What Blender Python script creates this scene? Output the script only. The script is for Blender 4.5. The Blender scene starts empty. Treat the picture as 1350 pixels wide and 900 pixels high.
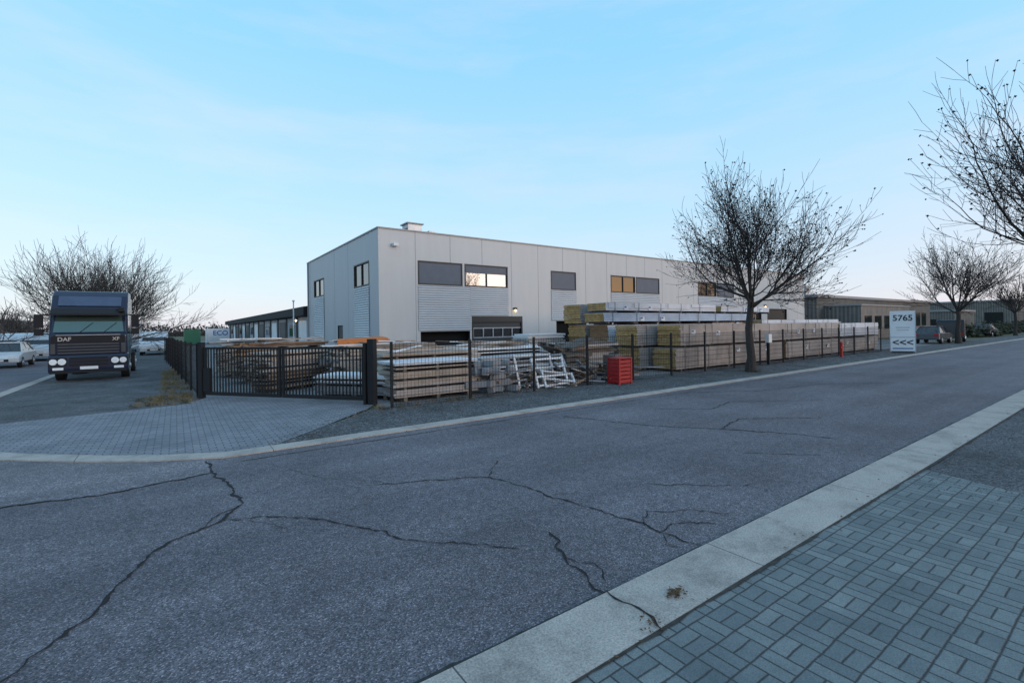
import bpy, math, random, bmesh
from mathutils import Vector, Matrix
R=random.Random(7)
scene=bpy.context.scene
scene.view_settings.view_transform='Standard'
scene.view_settings.look='None'
scene.view_settings.exposure=0
def lin(r,g,b):
    def f(c):
        c/=255.0
        return c/12.92 if c<=.04045 else ((c+.055)/1.055)**2.4
    return (f(r),f(g),f(b),1)
# ---------------------------------------------------------------- materials
def newmat(name):
    m=bpy.data.materials.new(name); m.use_nodes=True
    nt=m.node_tree; b=nt.nodes['Principled BSDF']
    return m,nt,b
def MT(nt,op,a,b=None,c=None):
    n=nt.nodes.new('ShaderNodeMath'); n.operation=op
    for i,v in enumerate((a,b,c)):
        if v is None: continue
        if isinstance(v,(int,float)): n.inputs[i].default_value=v
        else: nt.links.new(v,n.inputs[i])
    return n.outputs[0]
def coords(nt):
    return nt.nodes.new('ShaderNodeTexCoord').outputs['Object']
def noise(nt,vec,scale,detail=4,rough=.6):
    n=nt.nodes.new('ShaderNodeTexNoise'); n.inputs['Scale'].default_value=scale
    n.inputs['Detail'].default_value=detail; n.inputs['Roughness'].default_value=rough
    nt.links.new(vec,n.inputs['Vector']); return n.outputs[0]
def ramp(nt,fac,stops):
    n=nt.nodes.new('ShaderNodeValToRGB'); e=n.color_ramp.elements
    while len(e)<len(stops): e.new(.5)
    for i,(p,c) in enumerate(stops):
        e[i].position=p; e[i].color=c if len(c)==4 else (*c,1)
    nt.links.new(fac,n.inputs[0]); return n.outputs[0]
def mixc(nt,fac,a,b,mode='MIX'):
    n=nt.nodes.new('ShaderNodeMix'); n.data_type='RGBA'; n.blend_type=mode
    for s,v in ((n.inputs[0],fac),(n.inputs[6],a),(n.inputs[7],b)):
        if isinstance(v,(int,float)): s.default_value=v
        elif isinstance(v,tuple): s.default_value=v if len(v)==4 else (*v,1)
        else: nt.links.new(v,s)
    return n.outputs[2]
def bump(nt,b,h,strength,dist=.01):
    n=nt.nodes.new('ShaderNodeBump'); n.inputs['Strength'].default_value=strength
    n.inputs['Distance'].default_value=dist
    nt.links.new(h,n.inputs['Height']); nt.links.new(n.outputs[0],b.inputs['Normal'])
def mat(name,c,var=.2,scale=3,rough=.6,metal=0,bmp=0,bscale=40,emit=0,streak=False):
    m,nt,b=newmat(name)
    c=tuple(c[:3]); v=coords(nt)
    if streak:
        mp=nt.nodes.new('ShaderNodeMapping'); mp.inputs['Scale'].default_value=(3,3,.35); nt.links.new(v,mp.inputs[0]); v=mp.outputs[0]
    d=tuple(x*(1-var) for x in c); l=tuple(min(1,x*(1+var)) for x in c)
    col=ramp(nt,noise(nt,v,scale,4),[(.3,d),(.7,l)])
    nt.links.new(col,b.inputs['Base Color'])
    b.inputs['Roughness'].default_value=rough; b.inputs['Metallic'].default_value=metal
    if bmp: bump(nt,b,noise(nt,v,bscale,3),bmp)
    if emit:
        b.inputs['Emission Color'].default_value=(*c,1); b.inputs['Emission Strength'].default_value=emit
    return m
def asphalt(name,base,speck=1.0):
    m,nt,b=newmat(name); v=coords(nt)
    big=ramp(nt,noise(nt,v,.45,5,.65),[(.3,tuple(x*.74 for x in base)),(.5,base),(.7,tuple(x*1.25 for x in base))])
    med=ramp(nt,noise(nt,v,9,5,.75),[(.3,(.74,.74,.75)),(.7,(1.26,1.25,1.24))])
    c=mixc(nt,1.0,big,med,'MULTIPLY')
    mp=nt.nodes.new('ShaderNodeMapping'); mp.inputs['Scale'].default_value=(.06,1.1,1); nt.links.new(v,mp.inputs[0])
    wr=ramp(nt,noise(nt,mp.outputs[0],1.0,4,.6),[(.35,(.84,.84,.86)),(.65,(1.16,1.15,1.13))])
    c=mixc(nt,1.0,c,wr,'MULTIPLY')
    vo=nt.nodes.new('ShaderNodeTexVoronoi'); vo.inputs['Scale'].default_value=105
    nt.links.new(v,vo.inputs['Vector'])
    sp=nt.nodes.new('ShaderNodeSeparateColor'); nt.links.new(vo.outputs['Color'],sp.inputs[0])
    g=ramp(nt,sp.outputs[0],[(0,(.35,.35,.37)),(.5,(.86,.86,.86)),(.84,(1.28,1.24,1.27)),(1,(2.5,2.35,2.4))])
    c=mixc(nt,speck,c,mixc(nt,1.0,c,g,'MULTIPLY'))
    nt.links.new(c,b.inputs['Base Color']); b.inputs['Roughness'].default_value=.85
    bump(nt,b,vo.outputs['Distance'],.5,.005)
    return m
def concrete(name,base,joint=2.6):
    m,nt,b=newmat(name); v=coords(nt)
    c=ramp(nt,noise(nt,v,1.6,7,.75),[(.3,tuple(x*.58 for x in base)),(.5,base),(.72,tuple(x*1.2 for x in base))])
    f=ramp(nt,noise(nt,v,70,3,.7),[(.3,(.62,.62,.63)),(.7,(1.28,1.28,1.26))])
    c=mixc(nt,1.0,c,f,'MULTIPLY')
    sx=nt.nodes.new('ShaderNodeSeparateXYZ'); nt.links.new(v,sx.inputs[0])
    fr=MT(nt,'FRACT',MT(nt,'DIVIDE',sx.outputs[0],joint))
    j=MT(nt,'LESS_THAN',MT(nt,'ABSOLUTE',MT(nt,'SUBTRACT',fr,.5)),.0022)
    c=mixc(nt,j,c,tuple(x*.25 for x in base))
    nt.links.new(c,b.inputs['Base Color']); b.inputs['Roughness'].default_value=.85
    bump(nt,b,noise(nt,v,90,3),.5,.008)
    return m
def basket(name,c1,c2,joint,S=.21):
    m,nt,b=newmat(name); v=coords(nt)
    sx=nt.nodes.new('ShaderNodeSeparateXYZ'); nt.links.new(v,sx.inputs[0])
    nz=noise(nt,v,3,2)
    u=MT(nt,'DIVIDE',MT(nt,'ADD',sx.outputs[0],MT(nt,'MULTIPLY',nz,.015)),S)
    w=MT(nt,'DIVIDE',MT(nt,'ADD',sx.outputs[1],MT(nt,'MULTIPLY',nz,.022)),S)
    fu=MT(nt,'FLOOR',u); fw=MT(nt,'FLOOR',w)
    par=MT(nt,'FLOORED_MODULO',MT(nt,'ADD',fu,fw),2)
    lu=MT(nt,'FRACT',u); lw=MT(nt,'FRACT',w)
    inv=MT(nt,'SUBTRACT',1,par)
    a=MT(nt,'ADD',MT(nt,'MULTIPLY',lu,inv),MT(nt,'MULTIPLY',lw,par))
    bb=MT(nt,'ADD',MT(nt,'MULTIPLY',lw,inv),MT(nt,'MULTIPLY',lu,par))
    b2=MT(nt,'MULTIPLY',bb,2); bi=MT(nt,'FLOOR',b2); fb=MT(nt,'FRACT',b2)
    d=MT(nt,'MINIMUM',MT(nt,'MINIMUM',a,MT(nt,'SUBTRACT',1,a)),MT(nt,'MULTIPLY',MT(nt,'MINIMUM',fb,MT(nt,'SUBTRACT',1,fb)),.5))
    d=MT(nt,'ADD',d,MT(nt,'MULTIPLY',MT(nt,'SUBTRACT',noise(nt,v,45,3),.5),.04))
    mr=nt.nodes.new('ShaderNodeMapRange'); mr.inputs[1].default_value=.008; mr.inputs[2].default_value=.045
    nt.links.new(d,mr.inputs[0])
    cb=nt.nodes.new('ShaderNodeCombineXYZ'); nt.links.new(fu,cb.inputs[0]); nt.links.new(fw,cb.inputs[1]); nt.links.new(bi,cb.inputs[2])
    wn=nt.nodes.new('ShaderNodeTexWhiteNoise'); nt.links.new(cb.outputs[0],wn.inputs['Vector'])
    tile=mixc(nt,wn.outputs[0],c1,c2)
    st=ramp(nt,noise(nt,v,1.1,6,.7),[(.3,(.68,.71,.71)),(.7,(1.22,1.2,1.17))])
    tile=mixc(nt,1.0,tile,st,'MULTIPLY')
    fn=ramp(nt,noise(nt,v,120,3,.7),[(.3,(.65,.65,.65)),(.7,(1.35,1.35,1.35))])
    tile=mixc(nt,1.0,tile,fn,'MULTIPLY')
    col=mixc(nt,mr.outputs[0],joint,tile)
    nt.links.new(col,b.inputs['Base Color']); b.inputs['Roughness'].default_value=.8
    bump(nt,b,mr.outputs[0],.6,.008)
    return m
def brickmat(name,c1,c2,joint,bw,bh,mort=.006,rot=0,offset=.5):
    m,nt,b=newmat(name); v=coords(nt)
    mp=nt.nodes.new('ShaderNodeMapping'); mp.inputs['Rotation'].default_value=(0,0,rot)
    nt.links.new(v,mp.inputs[0])
    t=nt.nodes.new('ShaderNodeTexBrick'); t.inputs['Scale'].default_value=1
    t.inputs['Brick Width'].default_value=bw; t.inputs['Row Height'].default_value=bh
    t.inputs['Mortar Size'].default_value=mort; t.inputs['Mortar Smooth'].default_value=.3
    t.inputs['Color1'].default_value=(*c1,1); t.inputs['Color2'].default_value=(*c2,1); t.inputs['Mortar'].default_value=(*joint,1)
    t.offset=offset
    nt.links.new(mp.outputs[0],t.inputs['Vector'])
    st=ramp(nt,noise(nt,v,.8,6,.7),[(.3,(.72,.75,.78)),(.7,(1.22,1.2,1.18))])
    nt.links.new(mixc(nt,1.0,t.outputs[0],st,'MULTIPLY'),b.inputs['Base Color']); b.inputs['Roughness'].default_value=.85
    bump(nt,b,t.outputs[1],-.5,.008)
    return m
def gravelmat(name,a,bc,cc,scale=38):
    m,nt,b=newmat(name); v=coords(nt)
    vo=nt.nodes.new('ShaderNodeTexVoronoi'); vo.inputs['Scale'].default_value=scale
    nt.links.new(v,vo.inputs['Vector'])
    sp=nt.nodes.new('ShaderNodeSeparateColor'); nt.links.new(vo.outputs['Color'],sp.inputs[0])
    c=ramp(nt,sp.outputs[0],[(0,a),(.6,bc),(1,cc)])
    big=ramp(nt,noise(nt,v,.8,6,.7),[(.35,(.55,.57,.55)),(.65,(1.3,1.3,1.32))])
    nt.links.new(mixc(nt,1.0,c,big,'MULTIPLY'),b.inputs['Base Color']); b.inputs['Roughness'].default_value=.9
    bump(nt,b,vo.outputs['Distance'],.9,.02)
    return m
def glass(name,c,rough=.04,spec=.9,metal=.0):
    m,nt,b=newmat(name); b.inputs['Base Color'].default_value=(*c,1)
    b.inputs['Roughness'].default_value=rough; b.inputs['Metallic'].default_value=metal
    b.inputs['Specular IOR Level'].default_value=spec
    v=coords(nt); bump(nt,b,noise(nt,v,.7,2),.06,.05)
    return m
A_ROAD=asphalt('asphalt_road',(.128,.118,.130))
A_OLD=asphalt('asphalt_old',(.162,.150,.160))
A_PATCH=gravelmat('dark_fine_gravel',(.035,.038,.042),(.09,.095,.105),(.19,.195,.205),60)
CONC=concrete('gutter_concrete',(.40,.355,.32))
YARD=concrete('yard_concrete',(.20,.195,.195))
PAV=basket('basket_weave_pavers',(.12,.142,.150),(.185,.205,.207),(.032,.036,.037))
APR=brickmat('apron_blocks',(.18,.18,.198),(.24,.24,.258),(.05,.05,.055),.22,.11,.009)
GRAV=gravelmat('gravel',(.03,.033,.035),(.085,.088,.092),(.22,.22,.225))
GRASSG=mat('grass_ground',(.07,.075,.035),.5,2.5,.95,0,.8,30)
STONE=mat('stone_bits',(.13,.132,.14),.5,9,.9)
CRACK=mat('crack_dark',(.014,.012,.013),.2,30,1)
DIRT=mat('gutter_dirt',(.04,.037,.034),.5,14,1)
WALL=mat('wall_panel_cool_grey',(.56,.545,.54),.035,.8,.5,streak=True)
WALL_SHADE=mat('wall_panel_shaded',(.42,.43,.45),.035,.8,.5,streak=True)  # same panel as the front, side shade put into the colour: darker, bluer
SEAM=mat('seam',(.26,.26,.27),.1,3,.7)
CORR=mat('corrugated_steel',(.56,.56,.58),.05,1,.45,.15)
TRIM=mat('roof_trim',(.28,.28,.29),.05,2,.5,.2)
FRAME=mat('dark_frame',(.018,.019,.022),.1,3,.5)
BLIND=mat('blue_grey_blind',(.11,.125,.16),.06,2,.6)
GLS=glass('window_glass',(.17,.17,.175),.03,1.0,.85)
GLD=glass('dark_glass',(.015,.02,.022),.06,.8)
GLW=glass('windscreen_glass',(.10,.155,.145),.05,.9,.5)
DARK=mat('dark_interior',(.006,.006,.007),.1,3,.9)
BLACK=mat('black_powdercoat',(.008,.008,.010),.2,4,.8)
RUBBER=mat('rubber',(.018,.018,.018),.2,8,.85)
WHITE=mat('white_paint',(.72,.73,.75),.05,2,.45)
LWALL=mat('warehouse_grey',(.30,.32,.35),.1,1,.6)
NAVY=mat('navy_truck_paint',(.018,.025,.052),.12,3,.2,.15)
NAVY2=mat('navy_lighter',(.06,.09,.15),.12,3,.3,.1)
SILV=mat('silver',(.5,.5,.52),.08,3,.3,.7)
GREYP=mat('grey_plastic',(.05,.052,.056),.1,4,.6)
LAMP=mat('lamp_lens',(.75,.78,.8),.1,12,.1)
OCHRE=mat('insulation_ochre',(.42,.25,.10),.35,6,.9,0,.4,60)
OCHRE2=mat('insulation_brown',(.26,.14,.07),.3,6,.9)
WRAP=mat('wrapped_panel_beige',(.38,.34,.325),.18,1.6,.45,0,.2,6)
WRAPW=mat('wrapped_panel_white',(.64,.66,.71),.1,1.6,.4,0,.2,6)
WRAPB=mat('wrapped_panel_blue',(.40,.50,.64),.14,1.6,.4,0,.2,6)
STRAP=mat('strap',(.16,.16,.17),.1,3,.6)
WOOD=mat('timber',(.30,.19,.12),.3,7,.85)
WOODD=mat('timber_weathered',(.15,.12,.10),.35,7,.9)
PLY=mat('ply_pale',(.39,.32,.265),.18,3,.8)
METAL=mat('galvanised',(.40,.42,.45),.15,3,.4,.4)
BLOCK=mat('concrete_block',(.25,.255,.27),.2,5,.9)
RED=mat('red_plastic',(.36,.012,.015),.15,5,.55)
ORANGE=mat('orange_tarp',(.55,.16,.03),.15,4,.6)
GREEN=mat('green_paint',(.02,.13,.07),.15,3,.5)
BARK=mat('bark',(.046,.037,.033),.3,14,.95,0,.5,50)
TWIG=mat('twig',(.038,.029,.027),.3,5,.95)
SEEDM=mat('seed_cluster',(.035,.020,.014),.3,9,1)
BARK2=mat('bark_pale',(.068,.056,.052),.3,5,.95)
DRYG=mat('dry_grass',(.19,.15,.075),.4,4,.95)
HEDGE=mat('hedge',(.035,.04,.022),.5,4,.95)
LEAF=mat('leaf_litter',(.10,.055,.025),.4,20,.9)
BRICK=brickmat('grey_brown_brick',(.19,.165,.15),(.23,.20,.18),(.12,.11,.10),.4,.2,.01)
LIT=mat('lit_lamp',(1,.72,.35),.02,3,.5,0,0,40,6)
CARW=mat('car_white',(.6,.62,.64),.04,2,.25)
CARG=mat('car_grey',(.06,.065,.075),.05,2,.25,.3)
CARR=mat('car_red',(.30,.02,.02),.05,2,.25)
TAIL=mat('tail_lamp',(.4,.01,.01),.1,2,.3)
BLUEM=mat('label_blue',(.05,.12,.35),.1,3,.6)
# ---------------------------------------------------------------- mesh builder
class MB:
    def __init__(s): s.v=[];s.f=[];s.m=[];s.mats=[]
    def mi(s,m):
        if m not in s.mats: s.mats.append(m)
        return s.mats.index(m)
    def face(s,pts,m):
        i=len(s.v); s.v+= [tuple(p) for p in pts]; s.f.append(tuple(range(i,i+len(pts)))); s.m.append(s.mi(m))
    def box(s,x0,x1,y0,y1,z0,z1,m,mend=None,T=None):
        P=[Vector((x,y,z)) for x in (x0,x1) for y in (y0,y1) for z in (z0,z1)]
        if T: P=[T@p for p in P]
        i=len(s.v); s.v+=[tuple(p) for p in P]
        for k,q in enumerate([(0,1,3,2),(4,6,7,5),(0,4,5,1),(2,3,7,6),(0,2,6,4),(1,5,7,3)]):
            s.f.append(tuple(i+a for a in q)); s.m.append(s.mi(mend if (mend and k<2) else m))
    def tube(s,p0,p1,r0,r1,n,m,cap=False):
        p0=Vector(p0);p1=Vector(p1); d=(p1-p0)
        if d.length<1e-6: return
        d.normalize(); a=d.orthogonal().normalized(); b=d.cross(a)
        i=len(s.v)
        for p,r in ((p0,r0),(p1,r1)):
            for k in range(n):
                t=2*math.pi*k/n; s.v.append(tuple(p+a*(r*math.cos(t))+b*(r*math.sin(t))))
        mi=s.mi(m)
        for k in range(n):
            j=(k+1)%n; s.f.append((i+k,i+j,i+n+j,i+n+k)); s.m.append(mi)
        if cap:
            s.f.append(tuple(i+k for k in range(n))); s.m.append(mi)
            s.f.append(tuple(i+n+k for k in range(n))); s.m.append(mi)
    def prism(s,prof,x0,x1,m,inset=0):
        n=len(prof); i=len(s.v)
        for x in (x0,x1): s.v+=[(x,y,z) for y,z in prof]
        mi=s.mi(m)
        for k in range(n):
            j=(k+1)%n; s.f.append((i+k,i+j,i+n+j,i+n+k)); s.m.append(mi)
        s.f.append(tuple(i+k for k in range(n))); s.m.append(mi)
        s.f.append(tuple(i+n+k for k in range(n))); s.m.append(mi)
    def octa(s,c,r,m,sq=1):
        i=len(s.v); c=Vector(c)
        J=lambda: r*R.uniform(.65,1.3)
        s.v+=[tuple(c+Vector(o)) for o in ((J(),0,0),(-J(),0,0),(0,J(),0),(0,-J(),0),(0,0,J()*sq),(0,0,-J()*sq))]
        mi=s.mi(m)
        for q in ((0,2,4),(2,1,4),(1,3,4),(3,0,4),(2,0,5),(1,2,5),(3,1,5),(0,3,5)):
            s.f.append(tuple(i+a for a in q)); s.m.append(mi)
    def build(s,name,parent=None,smooth=False,bevel=0,seg=2,loc=None):
        me=bpy.data.meshes.new(name); me.from_pydata(s.v,[],s.f)
        for m in s.mats: me.materials.append(m)
        me.polygons.foreach_set('material_index',s.m)
        if smooth: me.polygons.foreach_set('use_smooth',[True]*len(s.f))
        me.update()
        bm=bmesh.new(); bm.from_mesh(me); bmesh.ops.recalc_face_normals(bm,faces=bm.faces); bm.to_mesh(me); bm.free()
        o=bpy.data.objects.new(name,me); scene.collection.objects.link(o)
        if parent: o.parent=parent
        if loc: o.location=loc
        if bevel:
            b=o.modifiers.new('bevel','BEVEL'); b.width=bevel; b.segments=seg; b.limit_method='ANGLE'
        return o
def empty(name,loc=(0,0,0),rz=0):
    o=bpy.data.objects.new(name,None); o.location=loc; o.rotation_euler=(0,0,rz); o.empty_display_size=.3
    scene.collection.objects.link(o); return o
def text(s,body,size,loc,rot,m,parent,ext=.004):
    c=bpy.data.curves.new(s,'FONT'); c.body=body; c.size=size; c.extrude=ext; c.align_x='CENTER'; c.offset=size*.015
    c.materials.append(m); o=bpy.data.objects.new(s,c); o.location=loc; o.rotation_euler=rot
    scene.collection.objects.link(o); o.parent=parent; return o
def poly(name,pts,z,m):
    mb=MB(); mb.face([(x,y,z) for x,y in pts],m); return mb.build(name)
def strip(name,pts,w,z0,z1,m):
    P=[Vector(p) for p in pts]; off=[]
    for i,p in enumerate(P):
        a=(P[min(i+1,len(P)-1)]-P[max(i-1,0)]).normalized()
        off.append(p+Vector((-a.y,a.x))*w)
    mb=MB()
    for i in range(len(P)-1):
        a,b,c,d=P[i],P[i+1],off[i+1],off[i]
        mb.face([(q.x,q.y,z1) for q in (a,b,c,d)],m)
        mb.face([(a.x,a.y,z0),(b.x,b.y,z0),(b.x,b.y,z1),(a.x,a.y,z1)],m)
        mb.face([(d.x,d.y,z0),(c.x,c.y,z0),(c.x,c.y,z1),(d.x,d.y,z1)],m)
    return mb.build(name)
# ---------------------------------------------------------------- ground
poly('ground',[(-900,-900),(900,-900),(900,900),(-900,900)],-.03,GRASSG)
corner=[(.6,8.75),(.2,8.88),(-.4,9.2),(-1.2,9.8),(-2.25,10.75),(-3.6,12.3),(-4.5,14.5),(-4.85,18),(-4.85,200)]
poly('main_road',[(-60,2.2),(420,2.2),(420,8.9)]+[(x,y+.05) for x,y in corner[:1]]+[(x+.05,y+.1) for x,y in corner[1:]]+[(-12,200),(-12,12),(-14,9),(-60,9)],-.008,A_ROAD)
poly('road_patch',[(-6,8.35),(-2.6,8.0),(-1.65,7.87),(-1.26,7.82),(-.77,7.69),(-.254,7.79),(.38,7.9),(.38,8.85),(.2,8.95),(-.4,9.25),(-1.2,9.85),(-2.25,10.8),(-6,10.8)],-.004,A_OLD)
strip('gutter',[(-60,1.97),(420,1.97)],.5,-.03,.012,CONC)
strip('gutter',[(420,8.68)]+[(.65,8.68)]+corner[1:],-.34,-.03,.016,CONC)
poly('verge',[(.9,8.9),(420,8.9),(420,11.6),(4.1,11.6),(2.6,10.3)],.0,GRAV)
poly('verge_side',[(-4.7,15.0),(-3.2,15.1),(0,15.6),(.7,16.9),(.4,22),(-.4,200),(-4.75,200)],.002,A_PATCH)
poly('block_apron',[(.62,8.97),(1.3,9.0),(2.2,9.9),(3.9,11.7),(4.3,12.3),(.8,16.9),(0,15.6),(-3.2,15.1),(-4.5,15.4),(-4.6,14.9),(-3.75,12.7),(-2.35,11.1),(-1.3,10.15),(-.5,9.5),(.2,9.15)],.006,APR)
poly('yard',[(4.1,11.6),(62,11.6),(62,23.2),(62,40),(8.6,40),(8.6,110),(-.2,110),(.4,22),(.75,16.8),(4.3,12.25)],-.008,YARD)
poly('pavement',[(-60,-12),(8.0,-12),(7.85,1.0),(8.15,1.98),(-60,1.98)],.006,PAV)
poly('gravel_pavement',[(8.0,-12),(70,-12),(70,1.98),(8.15,1.98),(7.85,1.0)],-.002,A_PATCH)
# cracks
cr=MB()
def crack(pts,w,seed=0,rough=.035,z=.0):
    P=[Vector(p) for p in pts]
    Q=[P[0]]
    for a,b in zip(P,P[1:]):
        n=max(2,int((b-a).length/.05)); nd=Vector((-(b-a).y,(b-a).x)).normalized(); acc=0
        for k in range(1,n+1):
            acc=acc*.6+R.uniform(-rough,rough); e=acc*math.sin(math.pi*k/n)
            Q.append(a.lerp(b,k/n)+nd*(e if k<n else 0))
    L=[];Rr=[]
    for i,p in enumerate(Q):
        d=(Q[min(i+1,len(Q)-1)]-Q[max(i-1,0)]).normalized(); nd=Vector((-d.y,d.x))
        ww=w*R.uniform(.3,1.6)*(.25 if i in(0,len(Q)-1) else 1)
        L.append(p+nd*ww/2);Rr.append(p-nd*ww/2)
    for i in range(len(Q)-1):
        cr.face([(L[i].x,L[i].y,z),(L[i+1].x,L[i+1].y,z),(Rr[i+1].x,Rr[i+1].y,z),(Rr[i].x,Rr[i].y,z)],CRACK)
crack([(-1.4,3.4),(-.83,3.95),(-.68,4.2),(-.476,4.57),(-.40,4.88),(-.18,5.43),(.06,5.65),(.385,5.86),(.62,6.29),(.55,7.08),(.39,8.03),(.36,8.66)],.026)
crack([(.2,5.75),(.4,6.1),(.62,6.29)],.012)
crack([(.385,5.86),(.72,5.72),(1.11,5.38),(1.49,4.78),(1.85,4.12),(2.5,3.45)],.018)
crack([(.45,5.9),(.9,5.2)],.007)
crack([(1.96,5.99),(2.67,5.72),(3.37,5.33),(3.55,4.57),(3.65,3.87),(3.79,3.24),(3.78,2.9),(3.85,2.5)],.018)
crack([(3.37,5.33),(3.9,5.9)],.012)
crack([(3.6,4.3),(3.95,4.2)],.008)
crack([(2.94,3.55),(2.71,3.06),(2.61,2.68),(2.6,2.48)],.022)
crack([(2.71,3.06),(2.85,2.85),(2.72,2.6)],.012)
crack([(2.6,2.48),(2.62,2.2),(2.55,1.96)],.018,z=.016)
crack([(-2.6,8.0),(-1.65,7.87),(-1.26,7.82),(-.77,7.69),(-.254,7.79),(.38,7.9)],.03)
crack([(6.96,7.87),(7.6,6.11),(8.42,4.99),(9.05,3.91),(9.19,3.37)],.026)
crack([(3.78,2.9),(4.02,2.94),(4.34,2.74),(4.46,2.5)],.014)
crack([(3.78,3.1),(4.1,3.3),(4.5,3.05),(4.75,2.7)],.012)
crack([(3.78,2.85),(3.6,2.7),(3.72,2.55)],.008)
crack([(4.8,3.9),(5.4,3.3),(5.9,3.0)],.012)
crack([(9.2,7.2),(10.2,6.3),(11.5,6.6),(13.5,5.2)],.024)
crack([(12,8.3),(14,7.1),(17,6.6),(19,5.2)],.03)
crack([(8.4,5.0),(9.6,5.3),(11,4.3)],.024)
crack([(7.1,3.9),(7.9,3.1)],.014)
crack([(2.2,6.0),(1.6,6.6),(1.3,7.4)],.006)
cr.build('road_cracks')
db=MB()
def dirtline(x0,x1,y,side,z,step=.06):
    x=x0;w0=.02
    while x<x1:
        st=step*(1+max(0,x-8)*.15); w1=max(.004,w0*.7+R.uniform(-.002,.018))
        db.face([(x,y,z),(x+st,y,z),(x+st,y+side*w1,z),(x,y+side*w0,z)],DIRT); x+=st; w0=w1
dirtline(-3,60,2.474,1,-.002); dirtline(.8,60,8.338,-1,-.002); dirtline(-3,60,1.966,-1,.012)
db.build('gutter_dirt')
g=MB()
for _ in range(5200):
    x=1.3+R.random()**1.8*45; y=R.uniform(9.05,11.9)
    if y>9+(x-1.0)*1.1: continue
    g.octa((x,y,.006),R.uniform(.01,.028),STONE,.6)
for _ in range(2500):
    x=8.1+R.random()**1.5*20; y=R.uniform(-2,2.0); g.octa((x,y,.004),R.uniform(.008,.02),STONE,.6)
for _ in range(1200):
    g.octa((R.uniform(-4.5,.3),15.4+R.random()**1.4*12,.004),R.uniform(.01,.025),STONE,.6)
for _ in range(700):
    x=R.uniform(2,30); g.octa((x,8.3-abs(R.gauss(0,.25)),-.004),R.uniform(.004,.012),STONE,.6)
for _ in range(300):
    g.octa((R.uniform(1,12),2.5+abs(R.gauss(0,.12)),-.004),R.uniform(.003,.007),STONE,.6)
for _ in range(500):
    x=R.uniform(7.2,8.2); g.octa((x,R.uniform(-.5,1.95),.008),R.uniform(.004,.012),STONE,.6)
g.build('gravel_stones')
gr=MB()
def tuft(x,y,h,n=14,m=DRYG):
    for _ in range(n):
        a=R.uniform(0,6.28);l=R.uniform(.3,.9)*h;ox=R.gauss(0,.05);oy=R.gauss(0,.05);hh=h*R.uniform(.5,1)
        gr.face([(x+ox,y+oy,0),(x+ox+.008,y+oy+.006,0),(x+ox+math.cos(a)*l,y+oy+math.sin(a)*l,hh)],m)
for _ in range(260): tuft(R.uniform(-.5,.45),R.uniform(15.8,30),R.uniform(.06,.22))
for _ in range(100): tuft(R.uniform(-1.0,.3),R.uniform(15.7,18),R.uniform(.05,.14),12,R.choice([DRYG,HEDGE]))
for _ in range(420): tuft(4+R.random()**1.4*40,11.4+R.gauss(0,.12),R.uniform(.05,.2),12,R.choice([DRYG,HEDGE]))
for _ in range(160): tuft(R.uniform(3,45),R.uniform(9.2,11.2),R.uniform(.03,.1),8,R.choice([DRYG,HEDGE]))
for _ in range(60): tuft(19.2+R.gauss(0,.35),10.1+R.gauss(0,.35),.12,12)
gr.build('grass_tufts')
lf=MB()
def leaf(x,y,z,s):
    a=R.uniform(0,6.28);c,sn=math.cos(a)*s,math.sin(a)*s
    lf.face([(x+c,y+sn,z+R.uniform(0,.01)),(x-sn*.6,y+c*.6,z+R.uniform(0,.012)),(x-c,y-sn,z+.002),(x+sn*.6,y-c*.6,z+R.uniform(0,.012))],LEAF)
for _ in range(80): leaf(2.98+R.gauss(0,.045),2.15+R.gauss(0,.03),.022,R.uniform(.008,.02))
for _ in range(260): leaf(R.uniform(2,40),1.97+R.gauss(0,.05),.02,R.uniform(.006,.02))
for _ in range(700): leaf(R.uniform(1.5,40),R.uniform(9.1,11.3),.02,R.uniform(.01,.03))
for _ in range(160): leaf(R.uniform(2,30),8.55+R.gauss(0,.08),.022,R.uniform(.01,.025))
for _ in range(40): leaf(2.56+R.gauss(0,.06),2.0+R.gauss(0,.06),.019,R.uniform(.005,.015))
lf.build('leaf_litter')
# ---------------------------------------------------------------- main building
def wall(mb,f,s0,s1,z0,z1,holes,m,depth=.22):
    ss=sorted({s0,s1,*[h[0] for h in holes],*[h[1] for h in holes]})
    zs=sorted({z0,z1,*[h[2] for h in holes],*[h[3] for h in holes]})
    for a,b in zip(ss,ss[1:]):
        for c,d in zip(zs,zs[1:]):
            if any(h[0]<=(a+b)/2<=h[1] and h[2]<=(c+d)/2<=h[3] for h in holes): continue
            mb.face([f(a,c,0),f(b,c,0),f(b,d,0),f(a,d,0)],m)
    for a,b,c,d in holes:
        for p,q in (((a,c),(b,c)),((b,c),(b,d)),((b,d),(a,d)),((a,d),(a,c))):
            mb.face([f(*p,0),f(*q,0),f(*q,depth),f(*p,depth)],FRAME)
def fbox(mb,f,a,b,c,d,e,g_,m):
    P=[f(x,z,k) for x in(a,b) for z in(c,d) for k in(e,g_)]
    for q in [(0,1,3,2),(4,6,7,5),(0,4,5,1),(2,3,7,6),(0,2,6,4),(1,5,7,3)]:
        mb.face([P[i] for i in q],m)
YB=23.0;XB=8.28;XE=55.0;YE=38.5;HT=7.0
ff=lambda s,z,d:(s,YB+d,z)
fl=lambda s,z,d:(XB+d,s,z)
bl=empty('industrial_building',(XB,YB,0))
def child(mb,name,**k):
    o=mb.build(name,**k); o.parent=bl; o.matrix_parent_inverse=Matrix.Translation((-XB,-YB,0)); return o
wb=MB()
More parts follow.
